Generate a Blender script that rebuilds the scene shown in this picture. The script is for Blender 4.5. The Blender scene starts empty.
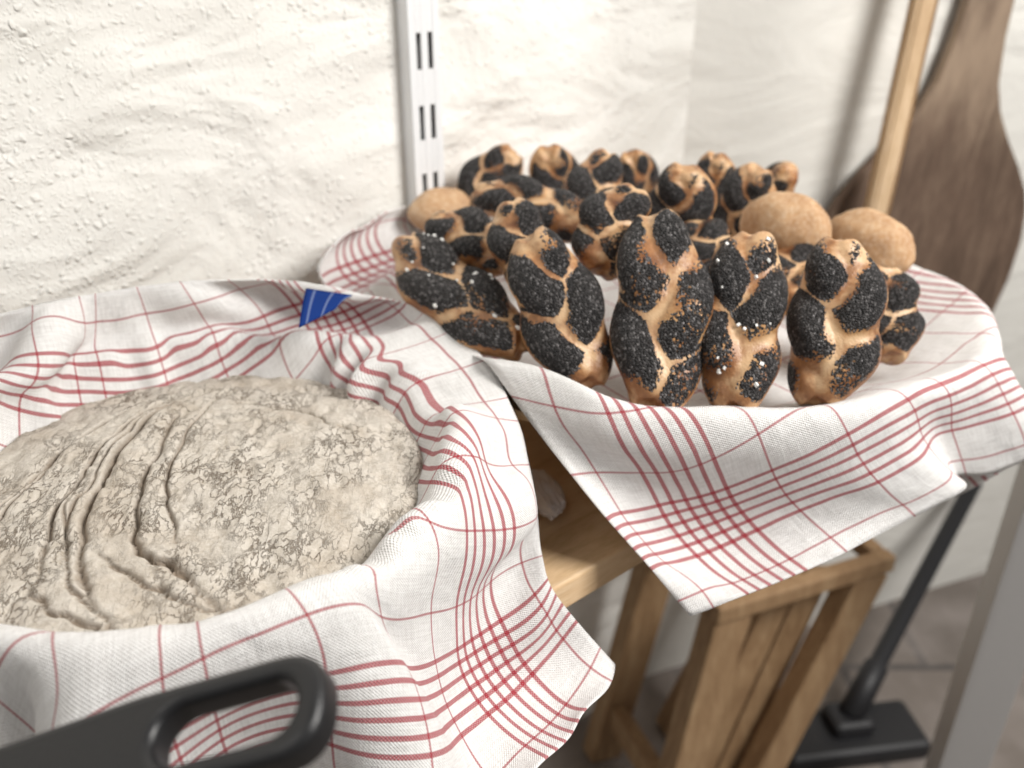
import bpy, bmesh, math, random
import numpy as np
from mathutils import Vector, Matrix, noise
random.seed(4); rng=np.random.default_rng(4)
SC=bpy.context.scene; COL=SC.collection
R=math.radians
PI=math.pi
# ------------------------------------------------------------------ camera frame
H=0.42; PT=R(28); FPX=900.0
cp,sp=math.cos(PT),math.sin(PT)
def ray(px,py):
    u=(px-512)/FPX; v=(py-384)/FPX
    return Vector((u, cp-v*sp, -sp-v*cp))
def P(px,py,z):
    d=ray(px,py); return Vector((0,0,H))+d*((z-H)/d.z)
def PP(px,py,n,c):
    d=ray(px,py); o=Vector((0,0,H)); return o+d*((c-n.dot(o))/n.dot(d))
FLOOR=-0.80
A1=R(40); A2=R(21)
d1=Vector((math.cos(A1),math.sin(A1),0)); n1=Vector((math.sin(A1),-math.cos(A1),0)); W1=-0.755
d2=Vector((math.cos(A2),math.sin(A2),0)); n2=Vector((math.sin(A2),-math.cos(A2),0))
corner=PP(690,80,n1,W1); W2=n2.dot(corner)
EDGE=-0.353

# ------------------------------------------------------------------ helpers
def tag(o,label=None,cat=None,group=None,kind=None):
    if label: o['label']=label
    if cat: o['category']=cat
    if group: o['group']=group
    if kind: o['kind']=kind
    return o
def link(name,me,mat=None,parent=None,smooth=False):
    o=bpy.data.objects.new(name,me); COL.objects.link(o)
    if mat: me.materials.append(mat)
    if parent: o.parent=parent
    if smooth:
        for p in me.polygons: p.use_smooth=True
    return o
def mk(name,verts,faces,mat=None,parent=None,smooth=False):
    me=bpy.data.meshes.new(name); me.from_pydata([tuple(v) for v in verts],[],faces); me.update()
    return link(name,me,mat,parent,smooth)
def from_bm(name,bm,mat,parent=None,smooth=False):
    bmesh.ops.recalc_face_normals(bm,faces=bm.faces)
    me=bpy.data.meshes.new(name); bm.to_mesh(me); bm.free()
    return link(name,me,mat,parent,smooth)
def empty(name,loc,rz=0):
    o=bpy.data.objects.new(name,None); COL.objects.link(o); o.location=loc; o.rotation_euler=(0,0,rz); o.empty_display_size=.05
    return o
def box(bm,c,s,bev=0,M=None):
    r=bmesh.ops.create_cube(bm,size=1.0)
    vs=r['verts']
    for v in vs: v.co=Vector((v.co.x*s[0],v.co.y*s[1],v.co.z*s[2]))+Vector(c)
    if M is not None:
        for v in vs: v.co=M@v.co
    if bev>0:
        es=set(e for v in vs for e in v.link_edges)
        bmesh.ops.bevel(bm,geom=list(es),offset=bev,segments=2,affect='EDGES',profile=.5)
def beam(bm,p0,p1,w,t,bev=.002,up=Vector((0,0,1))):
    p0=Vector(p0);p1=Vector(p1); z=(p1-p0); L=z.length; z.normalize()
    x=up.cross(z)
    if x.length<1e-4: x=Vector((1,0,0))
    x.normalize(); y=z.cross(x)
    M=Matrix((x,y,z)).transposed().to_4x4(); M.translation=(p0+p1)/2
    box(bm,(0,0,0),(w,t,L),bev,M)
def lathe(prof,seg=64,sx=1,sy=1):
    vs=[];fs=[]
    n=len(prof)
    for r,z in prof:
        for k in range(seg):
            a=2*PI*k/seg; vs.append((r*math.cos(a)*sx,r*math.sin(a)*sy,z))
    for i in range(n-1):
        for k in range(seg):
            k2=(k+1)%seg
            fs.append((i*seg+k,i*seg+k2,(i+1)*seg+k2,(i+1)*seg+k))
    fs.append(tuple(range(seg))[::-1]); fs.append(tuple((n-1)*seg+k for k in range(seg)))
    return vs,fs
def tube(bm,pts,rad,seg=14):
    rings=[]
    n=len(pts); pts=[Vector(p) for p in pts]
    for i,p in enumerate(pts):
        t=(pts[min(i+1,n-1)]-pts[max(i-1,0)]).normalized()
        a=Vector((0,0,1)).cross(t)
        if a.length<1e-3: a=Vector((1,0,0))
        a.normalize(); b=t.cross(a)
        r=rad[i] if isinstance(rad,(list,tuple)) else rad
        rings.append([bm.verts.new(p+a*(r*math.cos(2*PI*k/seg))+b*(r*math.sin(2*PI*k/seg))) for k in range(seg)])
    for i in range(n-1):
        for k in range(seg):
            bm.faces.new((rings[i][k],rings[i][(k+1)%seg],rings[i+1][(k+1)%seg],rings[i+1][k]))
    bm.faces.new(rings[0][::-1]); bm.faces.new(rings[-1])

# ------------------------------------------------------------------ materials
class NT:
    def __init__(s,name):
        s.m=bpy.data.materials.new(name); s.m.use_nodes=True; s.t=s.m.node_tree
        s.b=s.t.nodes['Principled BSDF']
    def n(s,typ,ins={},out=0,**props):
        nd=s.t.nodes.new(typ)
        for k,v in props.items(): setattr(nd,k,v)
        for k,v in ins.items(): s.set(nd.inputs[k],v)
        return nd.outputs[out]
    def set(s,sock,v):
        if isinstance(v,bpy.types.NodeSocket): s.t.links.new(v,sock)
        else:
            if hasattr(sock.default_value,'__len__') and isinstance(v,(tuple,list)) and len(v)==3 and len(sock.default_value)==4: v=tuple(v)+(1,)
            sock.default_value=v
    def math(s,op,a,b=0,c=None,clamp=False):
        ins={0:a,1:b}
        if c is not None: ins[2]=c
        return s.n('ShaderNodeMath',ins,operation=op,use_clamp=clamp)
    def mix(s,f,a,b):
        nd=s.t.nodes.new('ShaderNodeMix'); nd.data_type='RGBA'
        s.set(nd.inputs[0],f); s.set(nd.inputs[6],a); s.set(nd.inputs[7],b); return nd.outputs[2]
    def ramp(s,f,stops):
        nd=s.t.nodes.new('ShaderNodeValToRGB'); e=nd.color_ramp.elements
        while len(e)<len(stops): e.new(.5)
        for q,(p,c) in zip(e,stops):
            q.position=p; q.color=(c if len(c)==4 else tuple(c)+(1,)) if hasattr(c,'__len__') else (c,c,c,1)
        s.set(nd.inputs[0],f); return nd.outputs[0]
    def obj(s): return s.n('ShaderNodeTexCoord',out=3)
    def map(s,vec,scale=(1,1,1),rot=(0,0,0)):
        return s.n('ShaderNodeMapping',{0:vec,2:rot,3:scale})
    def noise(s,vec,scale,detail=3,rough=.5,dist=0,out=0):
        return s.n('ShaderNodeTexNoise',{'Vector':vec,'Scale':scale,'Detail':detail,'Roughness':rough,'Distortion':dist},out)
    def vor(s,vec,scale,out=0,feature='F1'):
        return s.n('ShaderNodeTexVoronoi',{'Vector':vec,'Scale':scale},out,feature=feature)
    def sstep(s,x,a,b):
        return s.n('ShaderNodeMapRange',{0:x,1:a,2:b,3:0.0,4:1.0},interpolation_type='SMOOTHSTEP')
    def bump(s,h,strength=.5,dist=.002,prev=None):
        ins={'Height':h,'Strength':strength,'Distance':dist}
        if prev is not None: ins['Normal']=prev
        return s.n('ShaderNodeBump',ins)
    def fin(s,col=None,rough=None,normal=None,metal=None,spec=None):
        if col is not None: s.set(s.b.inputs['Base Color'],col)
        if rough is not None: s.set(s.b.inputs['Roughness'],rough)
        if normal is not None: s.set(s.b.inputs['Normal'],normal)
        if metal is not None: s.set(s.b.inputs['Metallic'],metal)
        if spec is not None: s.set(s.b.inputs['Specular IOR Level'],spec)
        return s.m

def mat_stucco():
    t=NT('stucco'); o=t.obj()
    big=t.noise(t.map(o,(3,3,4)),1.5,3,.5,1.0)
    ridge=t.noise(t.map(o,(4,4,7.5),(0,R(30),0)),1.5,3,.42,.7)
    wv=t.n('ShaderNodeVectorMath',{0:o,1:t.n('ShaderNodeVectorMath',{0:t.noise(o,70,2,out=1),'Scale':.012},operation='SCALE')},operation='ADD')
    vd=t.vor(wv,155,0); vc=t.n('ShaderNodeSeparateColor',{0:t.vor(wv,155,1)},0)
    drop=t.math('MULTIPLY',t.math('SUBTRACT',1,t.sstep(vd,.05,.55)),t.sstep(vc,.35,.8))
    vd2=t.vor(wv,280,0)
    drop2=t.math('SUBTRACT',1,t.sstep(vd2,.0,.6))
    reg=t.ramp(t.noise(o,7,2,.5),[(.36,.45),(.62,1)])
    fine=t.noise(o,330,2,.5)
    h=t.math('ADD',t.math('MULTIPLY',t.math('ADD',t.math('MULTIPLY',drop,.75),t.math('MULTIPLY',drop2,.25)),reg),t.math('MULTIPLY',fine,.12))
    b0=t.bump(ridge,1.0,.025)
    b1=t.bump(h,.75,.0023,b0)
    col=t.mix(t.ramp(big,[(.3,0),(.7,1)]),(.75,.735,.69),(.83,.815,.775))
    return t.fin(col,.9,b1,spec=.15)
def mat_wall_plain():
    t=NT('plaster_grey_white'); o=t.obj()
    big=t.noise(t.map(o,(2,2,5)),2.2,4,.5,.8)
    fine=t.noise(o,60,4,.6)
    b=t.bump(big,.5,.02); b=t.bump(fine,.3,.003,b)
    return t.fin(t.mix(big,(.63,.615,.575),(.73,.715,.67)),.9,b,spec=.15)
def mat_wood(name,c1,c2,c3,scale=(1,1,1),rough=.6,grain=14,patch=None):
    t=NT(name); o=t.obj(); m=t.map(o,scale)
    a=t.noise(m,grain,5,.6,1.2); f=t.noise(m,grain*9,3,.6)
    bl=t.noise(o,6,3,.5)
    x=t.math('ADD',t.math('MULTIPLY',a,.7),t.math('MULTIPLY',f,.3))
    col=t.ramp(x,[(.3,c1),(.5,c2),(.7,c3)])
    col=t.mix(t.ramp(bl,[(.45,0),(.75,.55)]),col,c1)
    if patch:
        sx=t.t.nodes.new('ShaderNodeSeparateXYZ'); t.set(sx.inputs[0],o)
        zn=t.math('ADD',sx.outputs[2],t.math('MULTIPLY',t.math('SUBTRACT',t.noise(t.map(o,(14,14,3)),2,4,.65),.5),.35))
        mk_=t.math('MULTIPLY',t.sstep(zn,patch[0]-.08,patch[0]+.12),t.math('SUBTRACT',1,t.sstep(zn,patch[1]-.06,patch[1]+.12)))
        col=t.mix(t.math('MULTIPLY',mk_,.5),col,patch[2])
    return t.fin(col,rough,t.bump(x,.35,.002),spec=.3)
def mat_cloth(name,la,lb):
    t=NT(name)
    uv=t.n('ShaderNodeUVMap',uv_map='UVMap')
    sx=t.t.nodes.new('ShaderNodeSeparateXYZ'); t.set(sx.inputs[0],uv)
    U,V=sx.outputs[0],sx.outputs[1]
    nz=t.noise(uv,40,1,.5); w=t.math('MULTIPLY',t.math('SUBTRACT',nz,.5),.0010)
    def lines(c,L,b0):
        c=t.math('ADD',c,w)
        d=t.math('MINIMUM',c,t.math('SUBTRACT',L,c))
        inb=t.math('MULTIPLY',t.math('GREATER_THAN',d,b0),t.math('LESS_THAN',d,b0+.0600))
        q=t.math('ABSOLUTE',t.math('SUBTRACT',t.math('MODULO',t.math('ADD',t.math('SUBTRACT',d,b0),1.00),.0100),.0050))
        band=t.math('SUBTRACT',1,t.sstep(q,.0013,.0019))
        e=t.math('SUBTRACT',d,b0+.0600)
        q2=t.math('ABSOLUTE',t.math('SUBTRACT',t.math('MODULO',t.math('ADD',e,.58),.058),.029))
        sing=t.math('SUBTRACT',1,t.sstep(q2,.0006,.0011))
        return t.math('MAXIMUM',t.math('MULTIPLY',band,inb),t.math('MULTIPLY',t.math('MULTIPLY',sing,t.math('SUBTRACT',1,inb)),.9))
    lu,lv=lines(U,la,.042),lines(V,lb,.048)
    m=t.math('ADD',t.math('MAXIMUM',lu,lv),t.math('MULTIPLY',t.math('MULTIPLY',lu,lv),.35))
    k=2*PI/.0021
    wu=t.math('SINE',t.math('MULTIPLY',U,k)); wv=t.math('SINE',t.math('MULTIPLY',V,k))
    wv2=t.math('MULTIPLY',wu,wv)
    slub=t.noise(t.map(uv,(60,700,1)),1,2,.6); slub2=t.noise(t.map(uv,(700,60,1)),1,2,.6)
    sl=t.math('ADD',slub,slub2)
    thr=t.math('ADD',.78,t.math('MULTIPLY',wv2,.26))
    red=t.math('MULTIPLY',m,thr,clamp=True)
    white=t.mix(t.ramp(t.math('MULTIPLY',sl,.5),[(.35,0),(.65,1)]),(.68,.66,.64),(.86,.85,.835))
    redc=t.mix(slub,(.27,.010,.022),(.43,.030,.048))
    col=t.mix(red,white,redc)
    hh=t.math('ADD',t.math('MULTIPLY',wv2,.6),sl)
    cr=t.noise(uv,16,3,.5,.6)
    b=t.bump(cr,.55,.010); b=t.bump(hh,.55,.0012,b)
    t.fin(col,.95,b,spec=.1)
    t.set(t.b.inputs['Sheen Weight'],.1)
    return t.m
def mat_blue():
    t=NT('blue_stripe_cloth'); uv=t.n('ShaderNodeUVMap',uv_map='UVMap')
    sx=t.t.nodes.new('ShaderNodeSeparateXYZ'); t.set(sx.inputs[0],uv)
    q=t.math('ABSOLUTE',t.math('SUBTRACT',t.math('MODULO',sx.outputs[0],.4),.2))
    l=t.math('SUBTRACT',1,t.sstep(q,.015,.045))
    col=t.mix(t.math('MULTIPLY',l,.22),(.011,.034,.16),(.45,.52,.66))
    return t.fin(col,.95,t.bump(t.noise(uv,60,2),.2,.001),spec=.05)
def mat_dough():
    t=NT('floured_dough'); o=t.obj()
    at=t.n('ShaderNodeAttribute',out=2,attribute_name='crack')
    rot=t.map(o,(1.25,.62,1.0),(0,0,R(28)))
    a=t.noise(rot,40,7,.62,.4); a2=t.noise(rot,100,6,.62,.4)
    r1=t.math('SUBTRACT',1,t.sstep(t.math('ABSOLUTE',t.math('SUBTRACT',a,.5)),.0,.016))
    r2=t.math('SUBTRACT',1,t.sstep(t.math('ABSOLUTE',t.math('SUBTRACT',a2,.5)),.0,.024))
    reg=t.ramp(t.noise(o,22,3,.5),[(.42,.0),(.57,1)])
    c1=t.math('MULTIPLY',r1,t.math('ADD',.10,t.math('MULTIPLY',reg,.8)))
    c2=t.math('MULTIPLY',r2,t.math('ADD',.10,t.math('MULTIPLY',reg,.55)))
    fine=t.noise(o,420,4,.7); mid=t.noise(rot,60,5,.6)
    ck=t.math('MAXIMUM',t.math('MAXIMUM',c1,c2),at,clamp=True)
    h=t.math('SUBTRACT',t.math('MULTIPLY',fine,.30),t.math('MULTIPLY',ck,.85))
    b=t.bump(mid,.45,.004); b=t.bump(h,.8,.0027,b)
    fl=t.mix(t.ramp(mid,[(.3,0),(.7,1)]),(.43,.38,.315),(.59,.545,.48))
    fl=t.mix(t.ramp(fine,[(.4,0),(.62,.8)]),fl,(.61,.565,.505))
    pat=t.ramp(t.noise(o,18,5,.65),[(.46,0),(.70,.5)])
    fl=t.mix(pat,fl,(.38,.31,.235))
    col=t.mix(t.math('MULTIPLY',ck,.74),fl,(.16,.108,.066))
    return t.fin(col,.95,b,spec=.1)
def mat_roll():
    t=NT('poppy_seed_crust'); o=t.obj()
    sd=t.n('ShaderNodeAttribute',out=2,attribute_name='seed')
    cell=t.n('ShaderNodeSeparateColor',{0:t.vor(o,680,1)},0)
    vd=t.vor(o,680,0)
    n=t.noise(o,55,4,.6); n2=t.noise(o,24,3,.55); n3=t.noise(t.map(o,(1,1,1),(1,2,.5)),34,4,.6)
    x=t.math('ADD',sd,t.math('ADD',t.math('MULTIPLY',t.math('SUBTRACT',cell,.5),.56),t.math('MULTIPLY',t.math('SUBTRACT',n2,.5),.9)))
    mk_=t.sstep(x,.43,.51)
    seedc=t.ramp(cell,[(0,(.006,.005,.005)),(.45,(.016,.014,.014)),(.78,(.045,.041,.041)),(.93,(.12,.112,.11)),(1,(.20,.19,.19))])
    crust=t.ramp(t.math('ADD',t.math('MULTIPLY',n3,.7),t.math('MULTIPLY',n,.3)),[(.36,(.13,.042,.013)),(.47,(.30,.128,.045)),(.57,(.48,.265,.115)),(.68,(.63,.43,.245))])
    cre=t.n('ShaderNodeAttribute',out=2,attribute_name='pale')
    crust=t.mix(t.math('MULTIPLY',cre,t.ramp(n3,[(.42,.1),(.58,.75)])),crust,(.65,.46,.28))
    col=t.mix(mk_,crust,seedc)
    h=t.math('MULTIPLY',t.math('SUBTRACT',1,vd),t.math('ADD',mk_,.08))
    b=t.bump(n,.4,.003); b=t.bump(h,1.0,.0022,b)
    return t.fin(col,t.math('ADD',.40,t.math('MULTIPLY',mk_,.27)),b,spec=.4)
def mat_plain_roll():
    t=NT('plain_crust'); o=t.obj()
    n=t.noise(o,26,4,.6); f=t.noise(o,200,4,.65)
    col=t.ramp(n,[(.3,(.34,.185,.09)),(.5,(.47,.29,.155)),(.7,(.57,.40,.255))])
    col=t.mix(t.ramp(f,[(.42,0),(.72,.4)]),col,(.66,.55,.43))
    b=t.bump(n,.4,.003); b=t.bump(f,.25,.0015,b)
    return t.fin(col,.8,b,spec=.2)
def mat_flat(name,c,rough=.5,metal=0,bs=0,bscale=200):
    t=NT(name); o=t.obj(); n=t.noise(o,bscale,3,.6)
    col=t.mix(t.math('MULTIPLY',n,.25),c,tuple(q*.7 for q in c))
    return t.fin(col,rough,t.bump(n,bs,.001),metal)
def mat_floor():
    t=NT('stone_floor'); o=t.obj()
    br=t.n('ShaderNodeTexBrick',{'Vector':o,'Color1':(.21,.175,.15,1),'Color2':(.14,.12,.105,1),'Mortar':(.085,.075,.07,1),'Scale':1.0,'Mortar Size':.008,'Brick Width':.3,'Row Height':.3})
    n=t.noise(o,7,5,.6)
    col=t.mix(t.ramp(n,[(.4,0),(.65,.7)]),br,(.29,.255,.235))
    return t.fin(col,.7,t.bump(n,.3,.01))
M_stucco=mat_stucco(); M_wall=mat_wall_plain(); M_floor=mat_floor()
M_shelf=mat_wood('pale_shelf_wood',(.50,.33,.17),(.70,.49,.29),(.80,.61,.40),(1,7,7),.55,9)
M_stool=mat_wood('trestle_wood',(.22,.13,.066),(.345,.22,.118),(.46,.32,.185),(6,6,1),.6,9)
M_peel=mat_wood('dark_peel_wood',(.07,.045,.031),(.13,.085,.060),(.215,.152,.108),(6,6,1),.65,6,(.47,.58,(.50,.38,.27)))
M_stick=mat_wood('pale_stick_wood',(.42,.28,.16),(.58,.42,.26),(.70,.54,.37),(8,8,1),.6,9)
M_basket=mat_wood('basket_wood',(.58,.40,.22),(.74,.54,.33),(.84,.66,.44),(2,2,8),.6,8)
M_bowl=mat_flat('proofing_bowl',(.62,.48,.30),.7)
M_rail=mat_flat('painted_rail',(.80,.81,.82),.4,0)
M_post=mat_flat('grey_metal_post',(.50,.495,.49),.45,.2)
M_black=mat_flat('black_phenolic',(.010,.010,.011),.38,0,.25,500)
M_pan=mat_flat('black_pan',(.02,.02,.02),.35,.6)
M_noz=mat_flat('black_plastic',(.012,.012,.014),.5)
M_salt=mat_flat('salt',(.88,.87,.84),.4)
M_blue=mat_blue(); M_dough=mat_dough(); M_roll=mat_roll(); M_plain=mat_plain_roll()

# ------------------------------------------------------------------ setting
def slab(name,p,rz,x0,x1,z0,z1,mat):
    bm=bmesh.new(); box(bm,((x0+x1)/2,.03,(z0+z1)/2),(x1-x0,.06,z1-z0))
    o=from_bm(name,bm,mat); o.location=p; o.rotation_euler=(0,0,rz); tag(o,kind='structure'); return o
slab('wall_left',(corner.x,corner.y,0),A1,-2.2,.0,FLOOR,1.7,M_stucco)
slab('wall_right',(corner.x,corner.y,0),A2,0,2.6,FLOOR,1.7,M_wall)
bm=bmesh.new(); box(bm,(.3,.3,FLOOR-.03),(5,5,.06)); tag(from_bm('floor',bm,M_floor),kind='structure')

# ------------------------------------------------------------------ shelf rail on the wall
rp=PP(424,100,n1,W1+.012)
rail=empty('shelf_rail',(rp.x,rp.y,0),A1)
tag(rail,'white slotted metal shelf rail fixed upright on the rough white wall','shelf rail')
bm=bmesh.new()
z0,z1=-.45,1.3; f0=-.004
for x,ww in ((-.0135,.008),(0,.0075),(.0135,.008)): box(bm,(x,f0,(z0+z1)/2),(ww,.002,z1-z0))
pitch=.066; zb=rp.z-.004-pitch*9
zz=zb
while zz<z1:
    for x in (-.0066,.0066): box(bm,(x,f0,zz+.0165),(.007,.002,.033))
    zz+=pitch
for x in (-.017,.017): box(bm,(x,.004,(z0+z1)/2),(.002,.016,z1-z0))
from_bm('channel',bm,M_rail,rail)
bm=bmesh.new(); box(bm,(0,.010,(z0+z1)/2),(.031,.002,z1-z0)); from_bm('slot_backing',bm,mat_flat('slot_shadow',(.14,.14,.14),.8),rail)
# shelf
t0,t1=-.36,.88
bm=bmesh.new(); box(bm,((t0+t1)/2,0,-.0125),(t1-t0,EDGE-W1-.012,.025),.002)
o=from_bm('wall_shelf',bm,M_shelf); c=n1*((EDGE+W1+.012)/2); o.location=(c.x,c.y,0); o.rotation_euler=(0,0,A1)
tag(o,'pale wooden shelf board carrying the dough bowl and the roll basket','shelf')
# bracket
bm=bmesh.new()
prof=[(0,-.025),(0,-.12),(.02,-.12),(.30,-.045),(.30,-.025)]
vs=[bm.verts.new((.0-.003,-y-.006,z)) for y,z in prof]; vt=[bm.verts.new((.003,-y-.006,z)) for y,z in prof]
bm.faces.new(vs); bm.faces.new(vt[::-1])
for i in range(5):
    j=(i+1)%5; bm.faces.new((vs[i],vs[j],vt[j],vt[i]))
o=from_bm('shelf_bracket',bm,M_rail); o.location=(rp.x,rp.y,0); o.rotation_euler=(0,0,A1)
tag(o,'white metal bracket hooked into the wall rail under the shelf','bracket')

# ------------------------------------------------------------------ bowl, basket, cloth simulation
BC=np.array([-.205,.485]); BR=.179; BZ=.117; BF=.60; BZI=.014
KC=np.array([.142,.738]); KA,KB=.272,.208; KZ=.110; KF=.68; KZI=.074
def Rb(th): return np.full_like(th,BR)
def Rk(th): return 1/np.sqrt((np.cos(th)/KA)**2+(np.sin(th)/KB)**2)
b2=BR-.014; bz=BZ-.016
bowl_prof=[(.001,0),(BF*b2,0),(BF*b2+.012,.008),(b2-.002,bz-.006),(b2,bz),(b2-.003,bz+.001),(b2-.006,bz-.006),(BF*b2+.004,BZI-.001),(BF*b2-.01,BZI-.004),(.001,BZI-.004)]
v,f=lathe(bowl_prof,72); o=mk('proofing_bowl',v,f,M_bowl,smooth=False); o.location=(BC[0],BC[1],0)
tag(o,'round proofing bowl hidden under the checked cloth holding the dough','bowl')
kp=[(.001,0),(.46,0),(.48,.006),(KF-.02,.064),(.955,KZ-.022),(.96,KZ-.018),(.955,KZ-.015),(.940,KZ-.016),(.93,KZ-.020),(KF-.03,KZI-.003),(.001,KZI-.003)]
v,f=lathe(kp,96,KA,KB); o=mk('bread_basket',v,f,M_basket); o.location=(KC[0],KC[1],0)
tag(o,'wooden oval bread basket under the checked cloth holding the seeded rolls','basket')

def cone_push(X,ctr,Rf,zr,fb,extra):
    dx=X[:,0]-ctr[0]; dy=X[:,1]-ctr[1]; r=np.hypot(dx,dy)+1e-9; th=np.arctan2(dy,dx)
    RR=Rf(th); z=X[:,2]
    ro=RR*(fb+(1-fb)*np.clip(z/zr,0,1))+extra
    inside=(r<ro)&(z<zr+.004)&(z>-.02)
    ph=ro-r; pv=zr+.004-z
    hz=inside&(ph<=pv); vt=inside&(ph>pv)
    k=np.where(hz,ro/r,1.0)
    X[:,0]=ctr[0]+dx*k; X[:,1]=ctr[1]+dy*k
    X[vt,2]=zr+.004
    return inside
def make_cloth(name,a0,a1,b0,b1,rot,ctr,Rf,zr,fb,zi,flare,colls,nf,ph,pins,h=.0085,steps=130,its=14,famp=.03,relaxfn=None,pleat=.003,grav=.0016,bend=(.30,.08),chains=(),pleats=()):
    na=int(round((a1-a0)/h))+1; nb=int(round((b1-b0)/h))+1
    a=np.linspace(a0,a1,na); b=np.linspace(b0,b1,nb)
    Ag,Bg=np.meshgrid(a,b,indexing='ij')
    x=Ag*math.cos(rot)-Bg*math.sin(rot); y=Ag*math.sin(rot)+Bg*math.cos(rot)
    rho=np.hypot(x,y); th=np.arctan2(y,x); RR=Rf(th)
    ri=RR-.012
    s1=fb*ri; wl=np.hypot((1-fb)*ri,zr-zi); s2=s1+wl; s3=s2+.024
    r=np.where(rho<s1,rho,np.where(rho<s2,s1+(rho-s1)/wl*(1-fb)*ri,np.where(rho<s3,ri+(rho-s2)/.024*.020,ri+.020+flare*(rho-s3))))
    z=np.where(rho<s1,zi,np.where(rho<s2,zi+(rho-s1)/wl*(zr-zi),np.where(rho<s3,zr+.007*np.sin(np.clip((rho-s2)/.024,0,1)*PI)**.7,zr-math.sqrt(1-flare**2)*(rho-s3))))
    fold=np.sin(nf*th+ph)+.6*np.sin((nf*1.7)*th+ph*2.1)
    inn=np.clip((rho-s1)/wl,0,1)*(rho<s2)
    r=r+np.where(rho>s3,famp*(rho-s3)*fold,0)-inn*pleat*(1+np.sin(nf*2.0*th+ph*1.3+5*rho))
    z=z+np.where((rho>s2-.03),.0015*np.sin(nf*1.6*th+ph),0)
    for (t0_,wd_,amp) in pleats:
        pr_=np.clip((rho-s1-.45*wl)/(.35*wl),0,1)*np.clip((s2+.03-rho)/.03,0,1)
        prof_=np.clip(1-np.abs(th-t0_)/wd_,0,1)**1.2
        r=r-amp*pr_*prof_; z=z+.35*amp*pr_*prof_
    X=np.stack([ctr[0]+r*np.cos(th),ctr[1]+r*np.sin(th),z],-1)
    X0=X.copy()
    X=X+rng.normal(0,.0002,X.shape)
    rel=np.ones_like(rho) if relaxfn is None else relaxfn(Ag,Bg)
    fixed=(rho<(s2+.010))&((rel>.99)|(rho<s2-.006))
    X[fixed]=X0[fixed]
    wgt=np.clip((rho-s2)/.03,0,1)*rel
    ha=a[1]-a[0]; hb=b[1]-b[0]
    W=np.where(fixed,0.,1.)
    pd={}
    for pa,pb,tg in pins:
        i=int(np.argmin(abs(a-pa))); j=int(np.argmin(abs(b-pb)))
        pd[i*nb+j]=tuple(tg)
    for edge,pts in chains:
        q=np.array([p for p,_ in pts]); T=np.array([tuple(t_) for _,t_ in pts]); od=np.argsort(q); q=q[od]; T=T[od]
        if edge in ('a0','a1'):
            i=0 if edge=='a0' else na-1
            for j in range(nb):
                if q[0]-1e-6<=b[j]<=q[-1]+1e-6: pd[i*nb+j]=tuple(np.interp(b[j],q,T[:,k]) for k in range(3))
        else:
            j=0 if edge=='b0' else nb-1
            for i in range(na):
                if q[0]-1e-6<=a[i]<=q[-1]+1e-6: pd[i*nb+j]=tuple(np.interp(a[i],q,T[:,k]) for k in range(3))
    pidx=list(pd.keys()); ptg=list(pd.values())
    cons=[]
    def add(di,dj,rest,stiff,par,axis):
        I0=slice(0,na-di)
        if dj>=0: J0=slice(0,nb-dj); J1=slice(dj,nb)
        else: J0=slice(-dj,nb); J1=slice(0,nb+dj)
        I1=slice(di,na)
        i_idx,j_idx=np.meshgrid(np.arange(na),np.arange(nb),indexing='ij')
        p=(i_idx[I0,J0]*nb+j_idx[I0,J0]).ravel(); q=(i_idx[I1,J1]*nb+j_idx[I1,J1]).ravel()
        key=((i_idx[I0,J0] if axis==0 else j_idx[I0,J0])//par%2).ravel()
        Xf=X0.reshape(-1,3); d0=np.linalg.norm(Xf[p]-Xf[q],axis=1)
        wg=np.minimum(wgt.ravel()[p],wgt.ravel()[q])
        rs=(1-wg)*np.minimum(d0,rest*1.03)+wg*rest
        for k in (0,1):
            m=key==k; cons.append((p[m],q[m],rs[m],stiff))
    add(1,0,ha,1.0,1,0); add(0,1,hb,1.0,1,1)
    dg=math.hypot(ha,hb); add(1,1,dg,.35,1,0); add(1,-1,dg,.35,1,0)
    add(3,0,3*ha,bend[0],3,0); add(0,3,3*hb,bend[0],3,1)
    add(7,0,7*ha,bend[1],7,0); add(0,7,7*hb,bend[1],7,1)
    Xf=X.reshape(-1,3).copy(); Wf=W.ravel(); Vv=np.zeros_like(Xf)
    pidx=np.array(pidx); ptg=np.array(ptg); pst=Xf[pidx].copy(); Wf[pidx]=0
    free=Wf>0
    n1a=np.array(n1)
    for st in range(steps):
        Xp=Xf.copy()
        Vv*=.92
        Xf[free]+=Vv[free]; Xf[free,2]-=grav
        f=min(1,(st+1)/40.); Xf[pidx]=pst*(1-f)+ptg*f
        for it in range(its):
            for p,q,rs,k in cons:
                d=Xf[q]-Xf[p]; L=np.sqrt((d*d).sum(1))+1e-9
                wp,wq=Wf[p],Wf[q]; ws=wp+wq; ws[ws==0]=1
                cc=(k*(L-rs)/L/ws)[:,None]*d
                Xf[p]+=cc*wp[:,None]; Xf[q]-=cc*wq[:,None]
            if it%4==3 or it==its-1:
                S=Xf[free].copy()
                for (cc_,Rf_,zr_,fb_,ex_) in colls: cone_push(S,cc_,Rf_,zr_,fb_,ex_)
                m=S@n1a; wm=m<W1+.006; S[wm]+=(W1+.006-m[wm])[:,None]*n1a
                m=S@n1a
                on=(m<EDGE+.004)&(S[:,2]<.004)&(S[:,2]>-.03)
                side=on&((EDGE+.004-m)<(.004-S[:,2]))
                S[side]+=(EDGE+.004-m[side])[:,None]*n1a
                up=on&~side; S[up,2]=.004
                Xf[free]=S
        Vv=Xf-Xp
        if st>steps-25: Vv*=.5
    G=Xf.reshape(na,nb,3); 
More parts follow.
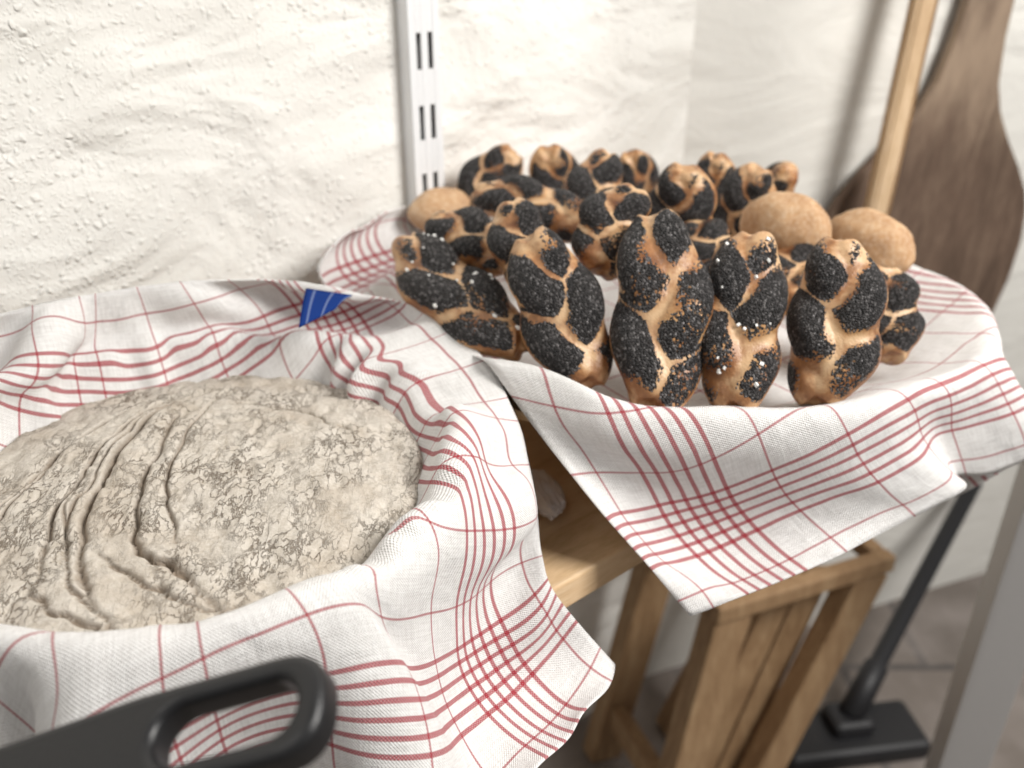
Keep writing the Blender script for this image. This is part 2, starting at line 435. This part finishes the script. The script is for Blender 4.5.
    for _ in range(3):
        A=G.copy(); A[1:-1]=(G[:-2]+2*G[1:-1]+G[2:])/4; B=A.copy(); B[:,1:-1]=(A[:,:-2]+2*A[:,1:-1]+A[:,2:])/4
        wz=(np.clip((rho-s2-.004)/.02,0,1))[:,:,None]; G=G*(1-wz*.7)+B*wz*.7
    verts=G.reshape(-1,3)
    faces=[]
    for i in range(na-1):
        for j in range(nb-1):
            faces.append((i*nb+j,(i+1)*nb+j,(i+1)*nb+j+1,i*nb+j+1))
    me=bpy.data.meshes.new(name); me.from_pydata([tuple(v) for v in verts],[],faces); me.update()
    uvl=me.uv_layers.new(name='UVMap')
    Af=(Ag-a0).ravel(); Bf=(Bg-b0).ravel()
    for lp in me.loops: uvl.data[lp.index].uv=(Af[lp.vertex_index],Bf[lp.vertex_index])
    o=link(name,me,mat_cloth(name+'_weave',a1-a0,b1-b0),None,True)
    s=o.modifiers.new('sub','SUBSURF'); s.levels=1; s.render_levels=1; s.boundary_smooth='PRESERVE_CORNERS'
    s=o.modifiers.new('thick','SOLIDIFY'); s.thickness=.0010; s.offset=1
    return o
AM,BM=.262,-.38
Cc=P(614,665,-.05); Ff=ray(530,771)*.522+Vector((0,0,H)); Rr=ray(549,588)*.60+Vector((0,0,H))
cl=make_cloth('tea_towel',-.37,AM,BM,.275,R(30),BC,Rb,BZ,BF,BZI,.40,
   [(BC,Rb,BZ,BF,.004),(KC,Rk,KZ,KF,.004)],7,.6,
   [(AM-.055,BM,Cc.lerp(Ff,.5)),(AM-.11,BM,Ff)],
   chains=[('a1',[(BM,Cc),(BM+.045,Cc.lerp(Rr,.5)),(BM+.09,Rr),(-.22,P(539,540,.042)),(-.156,P(533,488,.072)),(-.08,P(521,430,.098)),(0,P(497,374,.118)),(.08,P(457,328,.130)),(.18,P(402,301,.138)),(.275,P(338,290,.150))]),
           ('b1',[(AM,P(338,290,.150)),(.22,P(297,281,.156)),(.16,P(255,279,.160)),(.10,P(200,280,.162)),(.02,P(140,286,.163)),(-.07,P(75,297,.163)),(-.15,P(10,311,.163)),(-.22,P(-60,330,.16))])],
   relaxfn=lambda A,B: np.minimum(np.where(B>.04,np.clip(1-(B-.04)/.10,.0,1),1.),np.where(A>.06,.0+1.0*np.clip((-.20-B)/.14,0,1),1.)),
   pleats=[(R(50),.06,.030),(R(61),.045,.024),(R(40),.05,.010),(R(118),.09,.012),(R(150),.10,.012)])
tag(cl,'red checked white tea towel lining the bowl of floured dough','tea towel','red checked tea towels')
ck=make_cloth('tea_towel',-.31,.335,-.245,.30,R(-55),KC,Rk,KZ,KF,KZI,.30,
   [(KC,Rk,KZ,KF,.004),(BC,Rb,BZ,BF,.018)],5,2.2,
   [(-.31,-.18,P(362,232,.150)),(-.31,-.11,P(415,203,.155))],
   chains=[('a1',[(-.245,P(690,616,-.02)),(-.18,P(760,590,-.012)),(-.12,P(832,560,.0)),(-.06,P(902,522,.015)),(0,P(974,486,.030)),(.03,P(948,474,.016)),(.065,P(984,477,.012)),(.12,P(1045,452,.028))]),
           ('b0',[(-.31,P(316,270,.134)),(-.20,P(338,304,.108)),(-.05,P(415,336,.108)),(.03,P(458,350,.118)),(.12,P(488,362,.128)),(.175,P(540,436,.090)),(.23,P(600,512,.05)),(.285,P(648,566,.012)),(.335,P(690,616,-.02))])],bend=(.35,.15))
tag(ck,'red checked white tea towel under the poppy seed rolls with corner hanging off shelf','tea towel','red checked tea towels')

# blue towel tucked at the rim
q=[P(306,288,.160),P(352,295,.154),P(336,309,.150),P(299,327,.150)]
vs=[];fs=[];uvs=[];n_=9
for i in range(n_):
    for j in range(n_):
        s,t_=i/(n_-1),j/(n_-1)
        p=(q[0]*(1-s)+q[1]*s)*(1-t_)+(q[3]*(1-s)+q[2]*s)*t_
        p=p+Vector((0,0,.002*math.sin(PI*t_)))
        vs.append(p); uvs.append((s,t_))
for i in range(n_-1):
    for j in range(n_-1): fs.append((i*n_+j,i*n_+j+1,(i+1)*n_+j+1,(i+1)*n_+j))
bt=mk('blue_towel',vs,fs,M_blue,smooth=True)
ul=bt.data.uv_layers.new(name='UVMap')
for lp in bt.data.loops: ul.data[lp.index].uv=uvs[lp.vertex_index]
m=bt.modifiers.new('t','SOLIDIFY'); m.thickness=.0012
tag(bt,'small blue striped cloth corner peeking out at the back of the dough bowl','towel')

# crumpled napkin end lying on the shelf between the two cloths
nc=P(545,494,.012)
bm=bmesh.new(); bmesh.ops.create_icosphere(bm,subdivisions=5,radius=1)
for v in bm.verts:
    n=v.co.normalized(); q_=1+.22*noise.noise(n*1.7+Vector((3,1,0)))+.10*noise.noise(Vector((n.x*2,n.y*7,n.z*7)))
    v.co=Vector((n.x*.030*q_,n.y*.013*q_,max(-.9,n.z)*.011*q_))
o=from_bm('cloth_napkin',bm,mat_flat('white_napkin',(.80,.74,.72),.9,0,.5,90),None,True); o.location=(nc.x,nc.y,.012); o.rotation_euler=(0,0,R(105))
tag(o,'small crumpled white cloth end lying on the shelf between the two baskets','napkin')

# ------------------------------------------------------------------ dough
def dough():
    NR,NS=150,300; RD=.154; zed=.093; dome=.012
    cracks_px=[
     ([(208,382),(160,408),(114,452),(84,505),(74,555),(88,600)],.0062,.0080),
     ([(186,386),(130,420),(78,468),(46,520),(30,575)],.0048,.0065),
     ([(158,392),(100,420),(45,458),(0,495)],.0038,.006),
     ([(176,415),(146,462),(130,515),(140,548),(185,568),(225,608)],.0050,.0075),
     ([(66,500),(58,545),(72,590),(120,622)],.0032,.005),
     ([(95,552),(150,582),(205,598),(268,596)],.0034,.006),
     ([(235,398),(300,404),(352,425)],.0018,.004),
     ([(15,580),(65,605),(125,632)],.0030,.006),
     ([(216,392),(180,436),(162,490),(175,538)],.0026,.005),
     ([(196,384),(146,414),(98,460),(66,515),(54,560)],.0030,.004),
     ([(120,410),(62,446),(15,490),(-20,530)],.0030,.005),
    ]
    curves=[]
    for pts,dep,wd in cracks_px:
        q=[P(a,b,.106) for a,b in pts]
        q=np.array([(p.x-BC[0],p.y-BC[1]) for p in q])
        t=np.linspace(0,len(q)-1,len(q)*8); qq=np.stack([np.interp(t,range(len(q)),q[:,k]) for k in (0,1)],1)
        for _ in range(6): qq[1:-1]=(qq[:-2]+2*qq[1:-1]+qq[2:])/4
        curves.append((qq,dep,wd))
    vs=[(0,0,0)]
    for i in range(1,NR+1):
        s=i/NR
        for k in range(NS): 
            a=2*PI*k/NS; vs.append((RD*s*math.cos(a),RD*s*math.sin(a),s))
    V=np.array(vs,dtype=float); s=V[:,2].copy()
    z=zed+dome*(1-s**2.6)-.03*np.clip((s-.93)/.07,0,1)**2
    ck=np.zeros(len(V))
    nz=np.array([noise.noise(Vector((x*30,y*30,1.3))) for x,y,_ in vs]); nz2=np.array([noise.noise(Vector((x*11,y*11,7.1))) for x,y,_ in vs])
    nz3=np.array([noise.turbulence(Vector((x*75,y*60,3.3)),3,False) for x,y,_ in vs])
    wx=V[:,0]+nz*.0026; wy=V[:,1]+(nz3-.4)*.006
    for qq,dep,wd in curves:
        dmin=np.full(len(V),9.); tp=np.zeros(len(V)); sg=np.zeros(len(V))
        n=len(qq)
        for i in range(n-1):
            p0,p1=qq[i],qq[i+1]; d=p1-p0; L2=(d*d).sum()+1e-12
            t=np.clip(((wx-p0[0])*d[0]+(wy-p0[1])*d[1])/L2,0,1)
            ex=wx-p0[0]-t*d[0]; ey=wy-p0[1]-t*d[1]; D=np.hypot(ex,ey)
            m=D<dmin; dmin[m]=D[m]; tp[m]=(i+t[m])/(n-1); sg[m]=np.sign(d[0]*ey[m]-d[1]*ex[m])
        env=np.sin(np.clip(tp,0.02,.98)*PI)**.3*(.75+.5*np.clip(nz*1.5+.3,0,1))
        g=np.exp(-(dmin/(wd*.22))**2)*env
        lip=np.exp(-((dmin-wd*.9)/(wd*.9))**2)*env
        z=z-dep*1.0*g+dep*.32*lip*np.where(sg>0,1,.25)
        ck=np.maximum(ck,1.2*np.exp(-(dmin/(wd*.22))**2)*env*min(1,dep/.0028))
    z=z+.0026*nz2+.0010*nz-.0014*(np.clip(.5-nz3,0,1)**2)*2
    V[:,2]=z
    fs=[(0,1+k,1+(k+1)%NS) for k in range(NS)]
    for i in range(NR-1):
        b=1+i*NS
        for k in range(NS):
            k2=(k+1)%NS; fs.append((b+k,b+NS+k,b+NS+k2,b+k2))
    base=1+(NR-1)*NS; n0=len(V)
    lowv=[(.095*math.cos(2*PI*k/NS),.095*math.sin(2*PI*k/NS),.019) for k in range(NS)]
    allv=[tuple(p) for p in V]+lowv
    for k in range(NS):
        k2=(k+1)%NS; fs.append((base+k,n0+k,n0+k2,base+k2))
    fs.append(tuple(n0+k for k in range(NS))[::-1])
    o=mk('bread_dough',allv,fs,M_dough,smooth=True); o.location=(BC[0],BC[1],0)
    at=o.data.attributes.new('crack','FLOAT','POINT')
    at.data.foreach_set('value',np.clip(np.concatenate([ck,np.zeros(NS)]),0,1).astype(np.float32))
    tag(o,'round floured bread dough with cracked folded top in the cloth lined bowl','dough')
dough()

# ------------------------------------------------------------------ rolls
UL,UW=.13,.068
def sm(x,a,b):
    t=np.clip((x-a)/(b-a),0,1); return t*t*(3-2*t)
def roll_mesh(seed,cov,side):
    rr=random.Random(seed); vs=[];fs=[]
    per=rr.uniform(.64,.80); ph=rr.uniform(0,2*PI); A=.0190; B=.0082; R0=.0162; NSM,SEG=72,20
    sgn_=rr.choice((-1,1))
    bend=rr.uniform(-.008,.008); cen=[];rads=[]
    for k in range(3):
        base=len(vs); pts=[]
        for i in range(NSM):
            t=i/(NSM-1); q=2*t-1
            e=max(0,1-abs(q)**2.4)**.8
            an=2*PI*per*t+ph+2*PI*k/3
            pts.append((Vector(((t-.5)*(UL-.024),sgn_*A*e*math.sin(an)+bend*(1-q*q),B*e*math.sin(2*an))),e,an))
        cc=[];cr=[]
        for i,(p,e,an) in enumerate(pts):
            tg=(pts[min(i+1,NSM-1)][0]-pts[max(i-1,0)][0]).normalized()
            a=Vector((0,0,1)).cross(tg).normalized(); b=tg.cross(a)
            rad=R0*(.86+.14*e)*(1+.05*noise.noise(Vector((i*.12,k*3,seed))))
            cc.append(p); cr.append(rad)
            if i in (0,NSM-1): rad*=.6
            for s in range(SEG):
                c=2*PI*s/SEG
                v=p+(a*math.cos(c)+b*math.sin(c))*rad
                vs.append(v)
        cen.append(np.array([tuple(q) for q in cc])); rads.append(np.array(cr))
        for i in range(NSM-1):
            for s in range(SEG):
                s2=(s+1)%SEG; fs.append((base+i*SEG+s,base+i*SEG+s2,base+(i+1)*SEG+s2,base+(i+1)*SEG+s))
        for i0,sgn in ((0,-1),(NSM-1,1)):
            cidx=len(vs); vs.append(pts[i0][0]+Vector((sgn*.009,0,0)))
            for s in range(SEG):
                s2=(s+1)%SEG; a_=base+i0*SEG+s; b_=base+i0*SEG+s2
                fs.append((a_,cidx,b_) if sgn<0 else (a_,b_,cidx))
    # plump core filling the grooves
    base=len(vs); NC=30
    for i in range(NC):
        t=i/(NC-1); q=2*t-1; e=max(0,1-abs(q)**3.0)**.5
        x=q*(UL/2-.007)
        for s in range(24):
            c=2*PI*s/24
            vs.append(Vector((x,bend*(1-q*q)+e*.0290*math.cos(c),e*.0185*math.sin(c))))
    for i in range(NC-1):
        for s in range(24):
            s2=(s+1)%24; fs.append((base+i*24+s,base+i*24+s2,base+(i+1)*24+s2,base+(i+1)*24+s))
    tm=bpy.data.meshes.new('tmp'); tm.from_pydata([tuple(v) for v in vs],[],fs); tm.update()
    to=bpy.data.objects.new('tmp',tm); COL.objects.link(to)
    m=to.modifiers.new('r','REMESH'); m.mode='VOXEL'; m.voxel_size=.00135
    m=to.modifiers.new('s','SMOOTH'); m.factor=.5; m.iterations=9
    dg=bpy.context.evaluated_depsgraph_get(); dg.update()
    me=bpy.data.meshes.new_from_object(to.evaluated_get(dg)); bpy.data.objects.remove(to)
    nv=len(me.vertices); V=np.empty(nv*3,np.float32); me.vertices.foreach_get('co',V); V=V.reshape(-1,3).astype(float)
    N=np.array([tuple(x.vector) for x in me.vertex_normals])
    low=V[:,2]<-.016; V[low,2]=-.016+(V[low,2]+.016)*.3
    me.vertices.foreach_set('co',V.ravel().astype(np.float32)); me.update()
    ds=[]
    for k in range(3):
        D=np.linalg.norm(V[:,None,:]-cen[k][None],axis=2)-rads[k][None]
        ds.append(D.min(1))
    ds=np.sort(np.array(ds),axis=0); gap=ds[1]-ds[0]
    lf=np.array([noise.noise(Vector((p[0]*42,p[1]*42,p[2]*42+seed))) for p in V])
    lf2=np.array([noise.noise(Vector((p[0]*26+seed,p[1]*26,p[2]*26))) for p in V])
    wseam=np.clip(.0080*(1+2.0*lf),.0008,.020)
    dz=N[:,2]
    endf=sm(UL/2-np.abs(V[:,0]),.001,.010)
    sd=sm(gap/wseam,.12,.95)*sm(dz-.18*side*N[:,1],-.02,.48)*(.75+.25*endf)
    sd=.02+.98*sd*np.clip(cov+.50*lf2,0,1.1)
    pale=(1-sm(gap,.0,.008))*sm(dz,.0,.5)
    me.name='poppy_roll'; me.materials.clear()
    at=me.attributes.new('seed','FLOAT','POINT'); at.data.foreach_set('value',sd.astype(np.float32))
    at=me.attributes.new('pale','FLOAT','POINT'); at.data.foreach_set('value',pale.astype(np.float32))
    me.materials.append(M_roll)
    for p in me.polygons: p.use_smooth=True
    bm=bmesh.new(); cand=[int(i) for i in np.where((V[:,2]>.012)&(dz>.5))[0]]
    for i in rr.sample(cand,min(19,len(cand))):
        M=Matrix.Translation(Vector(V[i])+Vector((0,0,.0004)))@Matrix.Rotation(rr.uniform(0,3),4,'Z')@Matrix.Rotation(rr.uniform(0,1),4,'X')
        sz=rr.uniform(.0013,.0029); box(bm,(0,0,0),(sz,sz*.8,sz*.7),0,M)
    sm_=bpy.data.meshes.new('salt_grains'); bm.to_mesh(sm_); bm.free(); sm_.materials.append(M_salt)
    return me,sm_
def plain_mesh(seed):
    bm=bmesh.new(); bmesh.ops.create_icosphere(bm,subdivisions=5,radius=1)
    for v in bm.verts:
        n=v.co.normalized(); q=1+.07*noise.noise(n*1.6+Vector((seed,0,0)))+.015*noise.noise(n*5+Vector((seed,0,0)))
        v.co=Vector((n.x*UL/2*q,n.y*UW/2*q,n.z*UW/2*q*(.95 if n.z>0 else .75)))
    me=bpy.data.meshes.new('plain_roll'); bm.to_mesh(me); bm.free(); me.materials.append(M_plain)
    for p in me.polygons: p.use_smooth=True
    return me
variants=[roll_mesh(*s) for s in ((1,.98,0),(5,.86,0),(9,1.0,-1),(13,.94,0),(21,1.1,0),(34,.94,1),(55,1.0,0),(89,.92,1))]
plains=[plain_mesh(2.),plain_mesh(7.)]
CAMP=Vector((0,0,H))
RL=[
 # A(px,py,z) B(px,py,z) width variant salt label
 ((655,390,.116),(656,236,.202),.074,0,0,'largest braided poppy seed roll standing at front centre of the basket, pale bare zigzag'),
 ((738,392,.114),(754,254,.192),.066,1,1,'salt sprinkled poppy seed roll in front row, second from the right end'),
 ((820,384,.114),(838,262,.188),.069,2,0,'poppy seed roll at the right end of the front row, pale right flank'),
 ((886,342,.116),(882,288,.148),.064,3,0,'dark roll half hidden at far right beside the basket edge'),
 ((582,368,.122),(538,254,.188),.067,4,0,'dark heavily seeded roll in front row left of the largest roll'),
 ((514,340,.130),(412,250,.160),.065,5,1,'roll lying diagonally at the front left edge of the basket'),
 ((550,276,.166),(516,218,.200),.055,6,0,'roll with bare tan tip just above the dark heavily seeded front roll'),
 ((496,258,.164),(442,228,.174),.053,7,0,'dark roll lying just above the diagonal front left roll'),
 ((580,226,.182),(486,196,.192),.050,2,0,'roll lying crosswise in the second layer at left with tan seams'),
 ((466,210,.146),(506,162,.192),.056,3,0,'tilted roll in the back row at left near the wall rail'),
 ((458,208,.150),(425,215,.150),.048,-1,0,'plain tan roll at the back left corner of the basket'),
 ((558,200,.146),(550,160,.194),.056,4,0,'dark topped roll in the back row next to the tilted left roll'),
 ((592,228,.164),(604,166,.206),.055,5,0,'tan roll with dark patches standing upright at back centre'),
 ((638,200,.140),(632,162,.190),.047,0,0,'small dark roll peeping over at back centre'),
 ((606,258,.178),(628,206,.210),.058,6,0,'black seeded roll in the pile directly behind the largest front roll'),
 ((670,236,.158),(682,184,.206),.062,2,0,'round looking black roll right of pile centre in the second layer'),
 ((702,212,.144),(714,166,.194),.049,7,0,'brown and black roll end standing at back right of centre'),
 ((734,230,.150),(754,182,.196),.056,4,0,'roll with pale streak standing in the back right of the pile'),
 ((768,208,.138),(786,178,.182),.047,5,0,'small tan edged roll at the back right end of the pile'),
 ((808,234,.168),(762,222,.170),.062,-2,0,'plain round tan roll in the right half of the pile, nearer the centre'),
 ((890,256,.148),(846,236,.152),.063,-1,0,'plain tan roll at the right rim of the basket'),
 ((722,268,.158),(698,238,.168),.058,3,0,'roll mostly hidden between the two tallest front rolls deep in the pile'),
 ((800,300,.132),(796,258,.150),.060,6,0,'roll deep in the pile in the gap between the two right front rolls'),
]
for (a,b,w_,var,salt,lab) in RL:
    pa,pb=P(*a),P(*b); c=(pa+pb)/2; ax=(pb-pa); L=ax.length; ax.normalize()
    up=((CAMP-c).normalized()*.75+Vector((0,0,1))*.5); up-=ax*up.dot(ax); up.normalize()
    y=up.cross(ax)
    sx=max(.55,(L+.62*w_)/UL); sy=w_/UW
    M=Matrix((ax*sx,y*sy,up*sy)).transposed().to_4x4(); M.translation=c
    if var>=0:
        me,sm2=variants[var]; o=bpy.data.objects.new('poppy_seed_roll',me); COL.objects.link(o)
        tag(o,lab,'bread roll','braided poppy seed rolls in the basket')
        if salt:
            s=bpy.data.objects.new('salt_grains',sm2); COL.objects.link(s); s.parent=o; s['kind']='stuff'
    else:
        o=bpy.data.objects.new('plain_bread_roll',plains[-var-1]); COL.objects.link(o)
        tag(o,lab,'bread roll','plain rolls in the basket')
    o.matrix_world=M

# ------------------------------------------------------------------ frying pan with handle
he=Vector((-.066,.236,.163))          # handle tip
pc=Vector((-.395,.236,0)); pr=.125
pan=empty('frying_pan',pc); tag(pan,'black frying pan at front left, only its looped handle in view','pan')
pv,pf=lathe([(.001,.0),(.09,0),(.10,.006),(pr,.06),(pr+.002,.062),(pr-.002,.062),(.098,.010),(.088,.005),(.001,.005)],64)
mk('pan_body',pv,pf,M_pan,pan)
def handle():
    L=.20
    def outl(u): return .013+.0075*min(1,max(0,(u-.02)/.10))
    pts=[]
    xs=np.linspace(0,L-.022,26)
    for x in xs: pts.append((x,-outl(x)))
    w=outl(L)
    for k in range(1,16):
        a=-PI/2+PI*k/16; pts.append((L-.022+.022*math.copysign(abs(math.cos(a))**.75,math.cos(a)),w*math.copysign(abs(math.sin(a))**.8,math.sin(a))))
    for x in xs[::-1]: pts.append((x,outl(x)))
    hole=[]
    x0,x1,r=L-.059,L-.0225,.0118
    for k in range(13):
        a=-PI/2+PI*k/12; hole.append((x1+r*math.cos(a),r*math.sin(a)))
    for k in range(13):
        a=PI/2+PI*k/12; hole.append((x0+r*math.cos(a),r*math.sin(a)))
    cu=bpy.data.curves.new('handle','CURVE'); cu.dimensions='2D'; cu.fill_mode='BOTH'; cu.extrude=.0040; cu.bevel_depth=.0042; cu.bevel_resolution=4; cu.offset=-.0040
    for pl in (pts,hole):
        s=cu.splines.new('POLY'); s.points.add(len(pl)-1); s.use_cyclic_u=True
        for q,(x,y) in zip(s.points,pl): q.co=(x,y,0,1)
    tmp=bpy.data.objects.new('tmp',cu); COL.objects.link(tmp)
    dg=bpy.context.evaluated_depsgraph_get(); dg.update()
    me=bpy.data.meshes.new_from_object(tmp.evaluated_get(dg)); bpy.data.objects.remove(tmp)
    me.materials.clear()
    o=link('handle',me,M_black,pan,True)
    tilt=R(20)
    ax=Vector((math.cos(tilt),0,math.sin(tilt))); yv=Vector((0,1,0)); zv=ax.cross(yv)
    M=Matrix((ax,yv,zv)).transposed().to_4x4(); M=M@Matrix.Rotation(R(16),4,'X')
    M.translation=he-pc-ax*L
    o.matrix_local=M
    base=he-pc-ax*L
    bm=bmesh.new(); tube(bm,[(pr-.004,0,.052),(pr+.006,0,.060),base+ax*.012],[.008,.009,.010],12)
    from_bm('handle_bracket',bm,M_pan,pan,True)
handle()

# ------------------------------------------------------------------ peel and stick
def peel():
    c=PP(934,195,n2,W2+.02)
    prof=[(0,.04),(.008,.08),(.03,.125),(.08,.168),(.14,.192),(.20,.202),(.26,.202),(.31,.192),(.34,.178),(.38,.146),(.42,.108),(.46,.076),(.50,.056),(.56,.044),(.66,.036),(1.2,.030)]
    ys=np.array([p[0] for p in prof]); ws=np.array([p[1] for p in prof])
    zz=np.concatenate([[0,.004,.008],np.linspace(.015,.68,56),[.8,1.2]])
    bm=bmesh.new(); fr=[];bk=[]
    for z in zz:
        w=np.interp(z,ys,ws)
        fr.append((bm.verts.new((-w,-.008,z)),bm.verts.new((w,-.008,z)))); bk.append((bm.verts.new((-w,.008,z)),bm.verts.new((w,.008,z))))
    for i in range(len(zz)-1):
        bm.faces.new((fr[i][0],fr[i][1],fr[i+1][1],fr[i+1][0])); bm.faces.new((bk[i][1],bk[i][0],bk[i+1][0],bk[i+1][1]))
        bm.faces.new((fr[i][0],fr[i+1][0],bk[i+1][0],bk[i][0])); bm.faces.new((fr[i][1],bk[i][1],bk[i+1][1],fr[i+1][1]))
    bm.faces.new((fr[0][0],bk[0][0],bk[0][1],fr[0][1])); bm.faces.new((fr[-1][1],bk[-1][1],bk[-1][0],fr[-1][0]))
    o=from_bm('baking_peel',bm,M_peel); tl=R(4)
    base=Vector((c.x,c.y,c.z))-(d2*math.sin(tl)+Vector((0,0,math.cos(tl))))*.34
    o.location=base; o.rotation_euler=(Matrix.Rotation(A2,3,'Z')@Matrix.Rotation(tl,3,'Y')).to_euler()
    tag(o,'old dark brown wooden baking peel with rounded blade hanging down on the wall','peel')
    b=o.modifiers.new('b','BEVEL'); b.width=.003; b.segments=2; b.limit_method='ANGLE'
peel()
c=PP(898,110,n2,W2+.065)
bm=bmesh.new()
beam(bm,c+Vector((0,0,FLOOR-c.z))+n2*.06-d2*.095,c+Vector((.0,0,1.05-c.z))-n2*.045+d2*.08,.026,.014,.004,up=n2)
tag(from_bm('wooden_stick',bm,M_stick),'pale narrow wooden stick leaning upright in front of the dark peel','stick')

# ------------------------------------------------------------------ post
bm=bmesh.new()
px_,py_=.59,.86
box(bm,(0,0,.25),(.006,.055,2.1),.001); box(bm,(.028,-.0245,.25),(.055,.006,2.1),.001)
o=from_bm('shelf_upright',bm,M_post); o.location=(px_,py_,0); o.rotation_euler=(0,0,R(-15))
tag(o,'grey metal angle upright standing on the floor at the right edge','post')

# ------------------------------------------------------------------ trestle with boarded side
st=empty('wooden_trestle',(.262,.865,FLOOR),R(22)); ZT=-.350-FLOOR
tag(st,'rough wooden trestle with slanted boards on the floor below the shelf','trestle')
ex,ey=.26,.18
for yy in (.0,ey):
    bm=bmesh.new(); box(bm,(ex/2,yy,ZT-.013),(ex+.02,.022,.026),.003); from_bm('top_rail',bm,M_stool,st)
for xx in (.0,ex):
    bm=bmesh.new(); box(bm,(xx,ey/2,ZT-.015),(.024,ey-.03,.024),.003); from_bm('end_rail',bm,M_stool,st)
for ix,iy in ((0,0),(1,0),(0,1),(1,1)):
    bm=bmesh.new(); top=Vector((.018+ix*(ex-.036),.010+iy*(ey-.02),ZT-.026)); bot=Vector((top.x+(-.07 if ix==0 else -.16),top.y+(iy*2-1)*.012,0))
    beam(bm,bot,top,.055,.034,.003,up=Vector((0,1,0))); from_bm('leg',bm,M_stool,st)
for i in range(3):
    bm=bmesh.new(); xx=.074+i*.056
    beam(bm,(xx-.115,.036,.03),(xx,.038,ZT-.030),.048,.012,.002,up=Vector((0,1,0))); from_bm('side_board',bm,M_stool,st)
for zz in (.10,):
    bm=bmesh.new(); beam(bm,(-.040,-.0,zz),(-.040,ey+.0,zz),.022,.04,.002); from_bm('stretcher',bm,M_stool,st)

# ------------------------------------------------------------------ floor sweeper
b0=P(848,735,FLOOR+.02); tp=PP(962,505,n2,W2+.06)
vz=empty('floor_sweeper',(b0.x,b0.y,FLOOR),R(8)); tag(vz,'black long handled floor sweeper head on the floor at lower right','sweeper')
bm=bmesh.new(); box(bm,(0,0,.018),(.24,.10,.036),.010); box(bm,(0,.01,.045),(.07,.06,.03),.010)
from_bm('head',bm,M_noz,vz)
M=vz.matrix_basis.inverted()
bm=bmesh.new(); pA=Vector((b0.x,b0.y+.01,FLOOR+.05)); pB=tp+(tp-pA)*.12
tube(bm,[M@pA,M@(pA+(pB-pA)*.2),M@(pA+(pB-pA)*.21),M@pB],[.022,.020,.015,.015],14)
from_bm('pole',bm,M_noz,vz,True)

# ------------------------------------------------------------------ light
def area(name,loc,tgt,size,e,col):
    l=bpy.data.lights.new(name,'AREA'); l.size=size; l.energy=e; l.color=col
    o=bpy.data.objects.new(name,l); COL.objects.link(o); o.location=loc
    o.rotation_euler=(Vector(tgt)-Vector(loc)).to_track_quat('-Z','Y').to_euler(); return o
area('window_light',(1.35,.15,1.35),(0,.6,.1),.75,51,(1,.975,.94))
area('fill_light',(-.9,-.5,1.5),(0,.6,.1),1.0,6,(1,.96,.91))
wd=bpy.data.worlds.new('World'); SC.world=wd; wd.use_nodes=True
bg=wd.node_tree.nodes['Background']; bg.inputs[0].default_value=(1,.985,.96,1); bg.inputs[1].default_value=.29
# ------------------------------------------------------------------ camera
cd=bpy.data.cameras.new('camera'); cam=bpy.data.objects.new('camera',cd); COL.objects.link(cam)
cam.location=(0,0,H); cam.rotation_euler=(R(90)-PT,0,0)
cd.sensor_width=36; cd.lens=FPX/1024*36; cd.clip_start=.01
cd.dof.use_dof=True; cd.dof.focus_distance=.54; cd.dof.aperture_fstop=4.4
SC.camera=cam
SC.view_settings.view_transform='Standard'
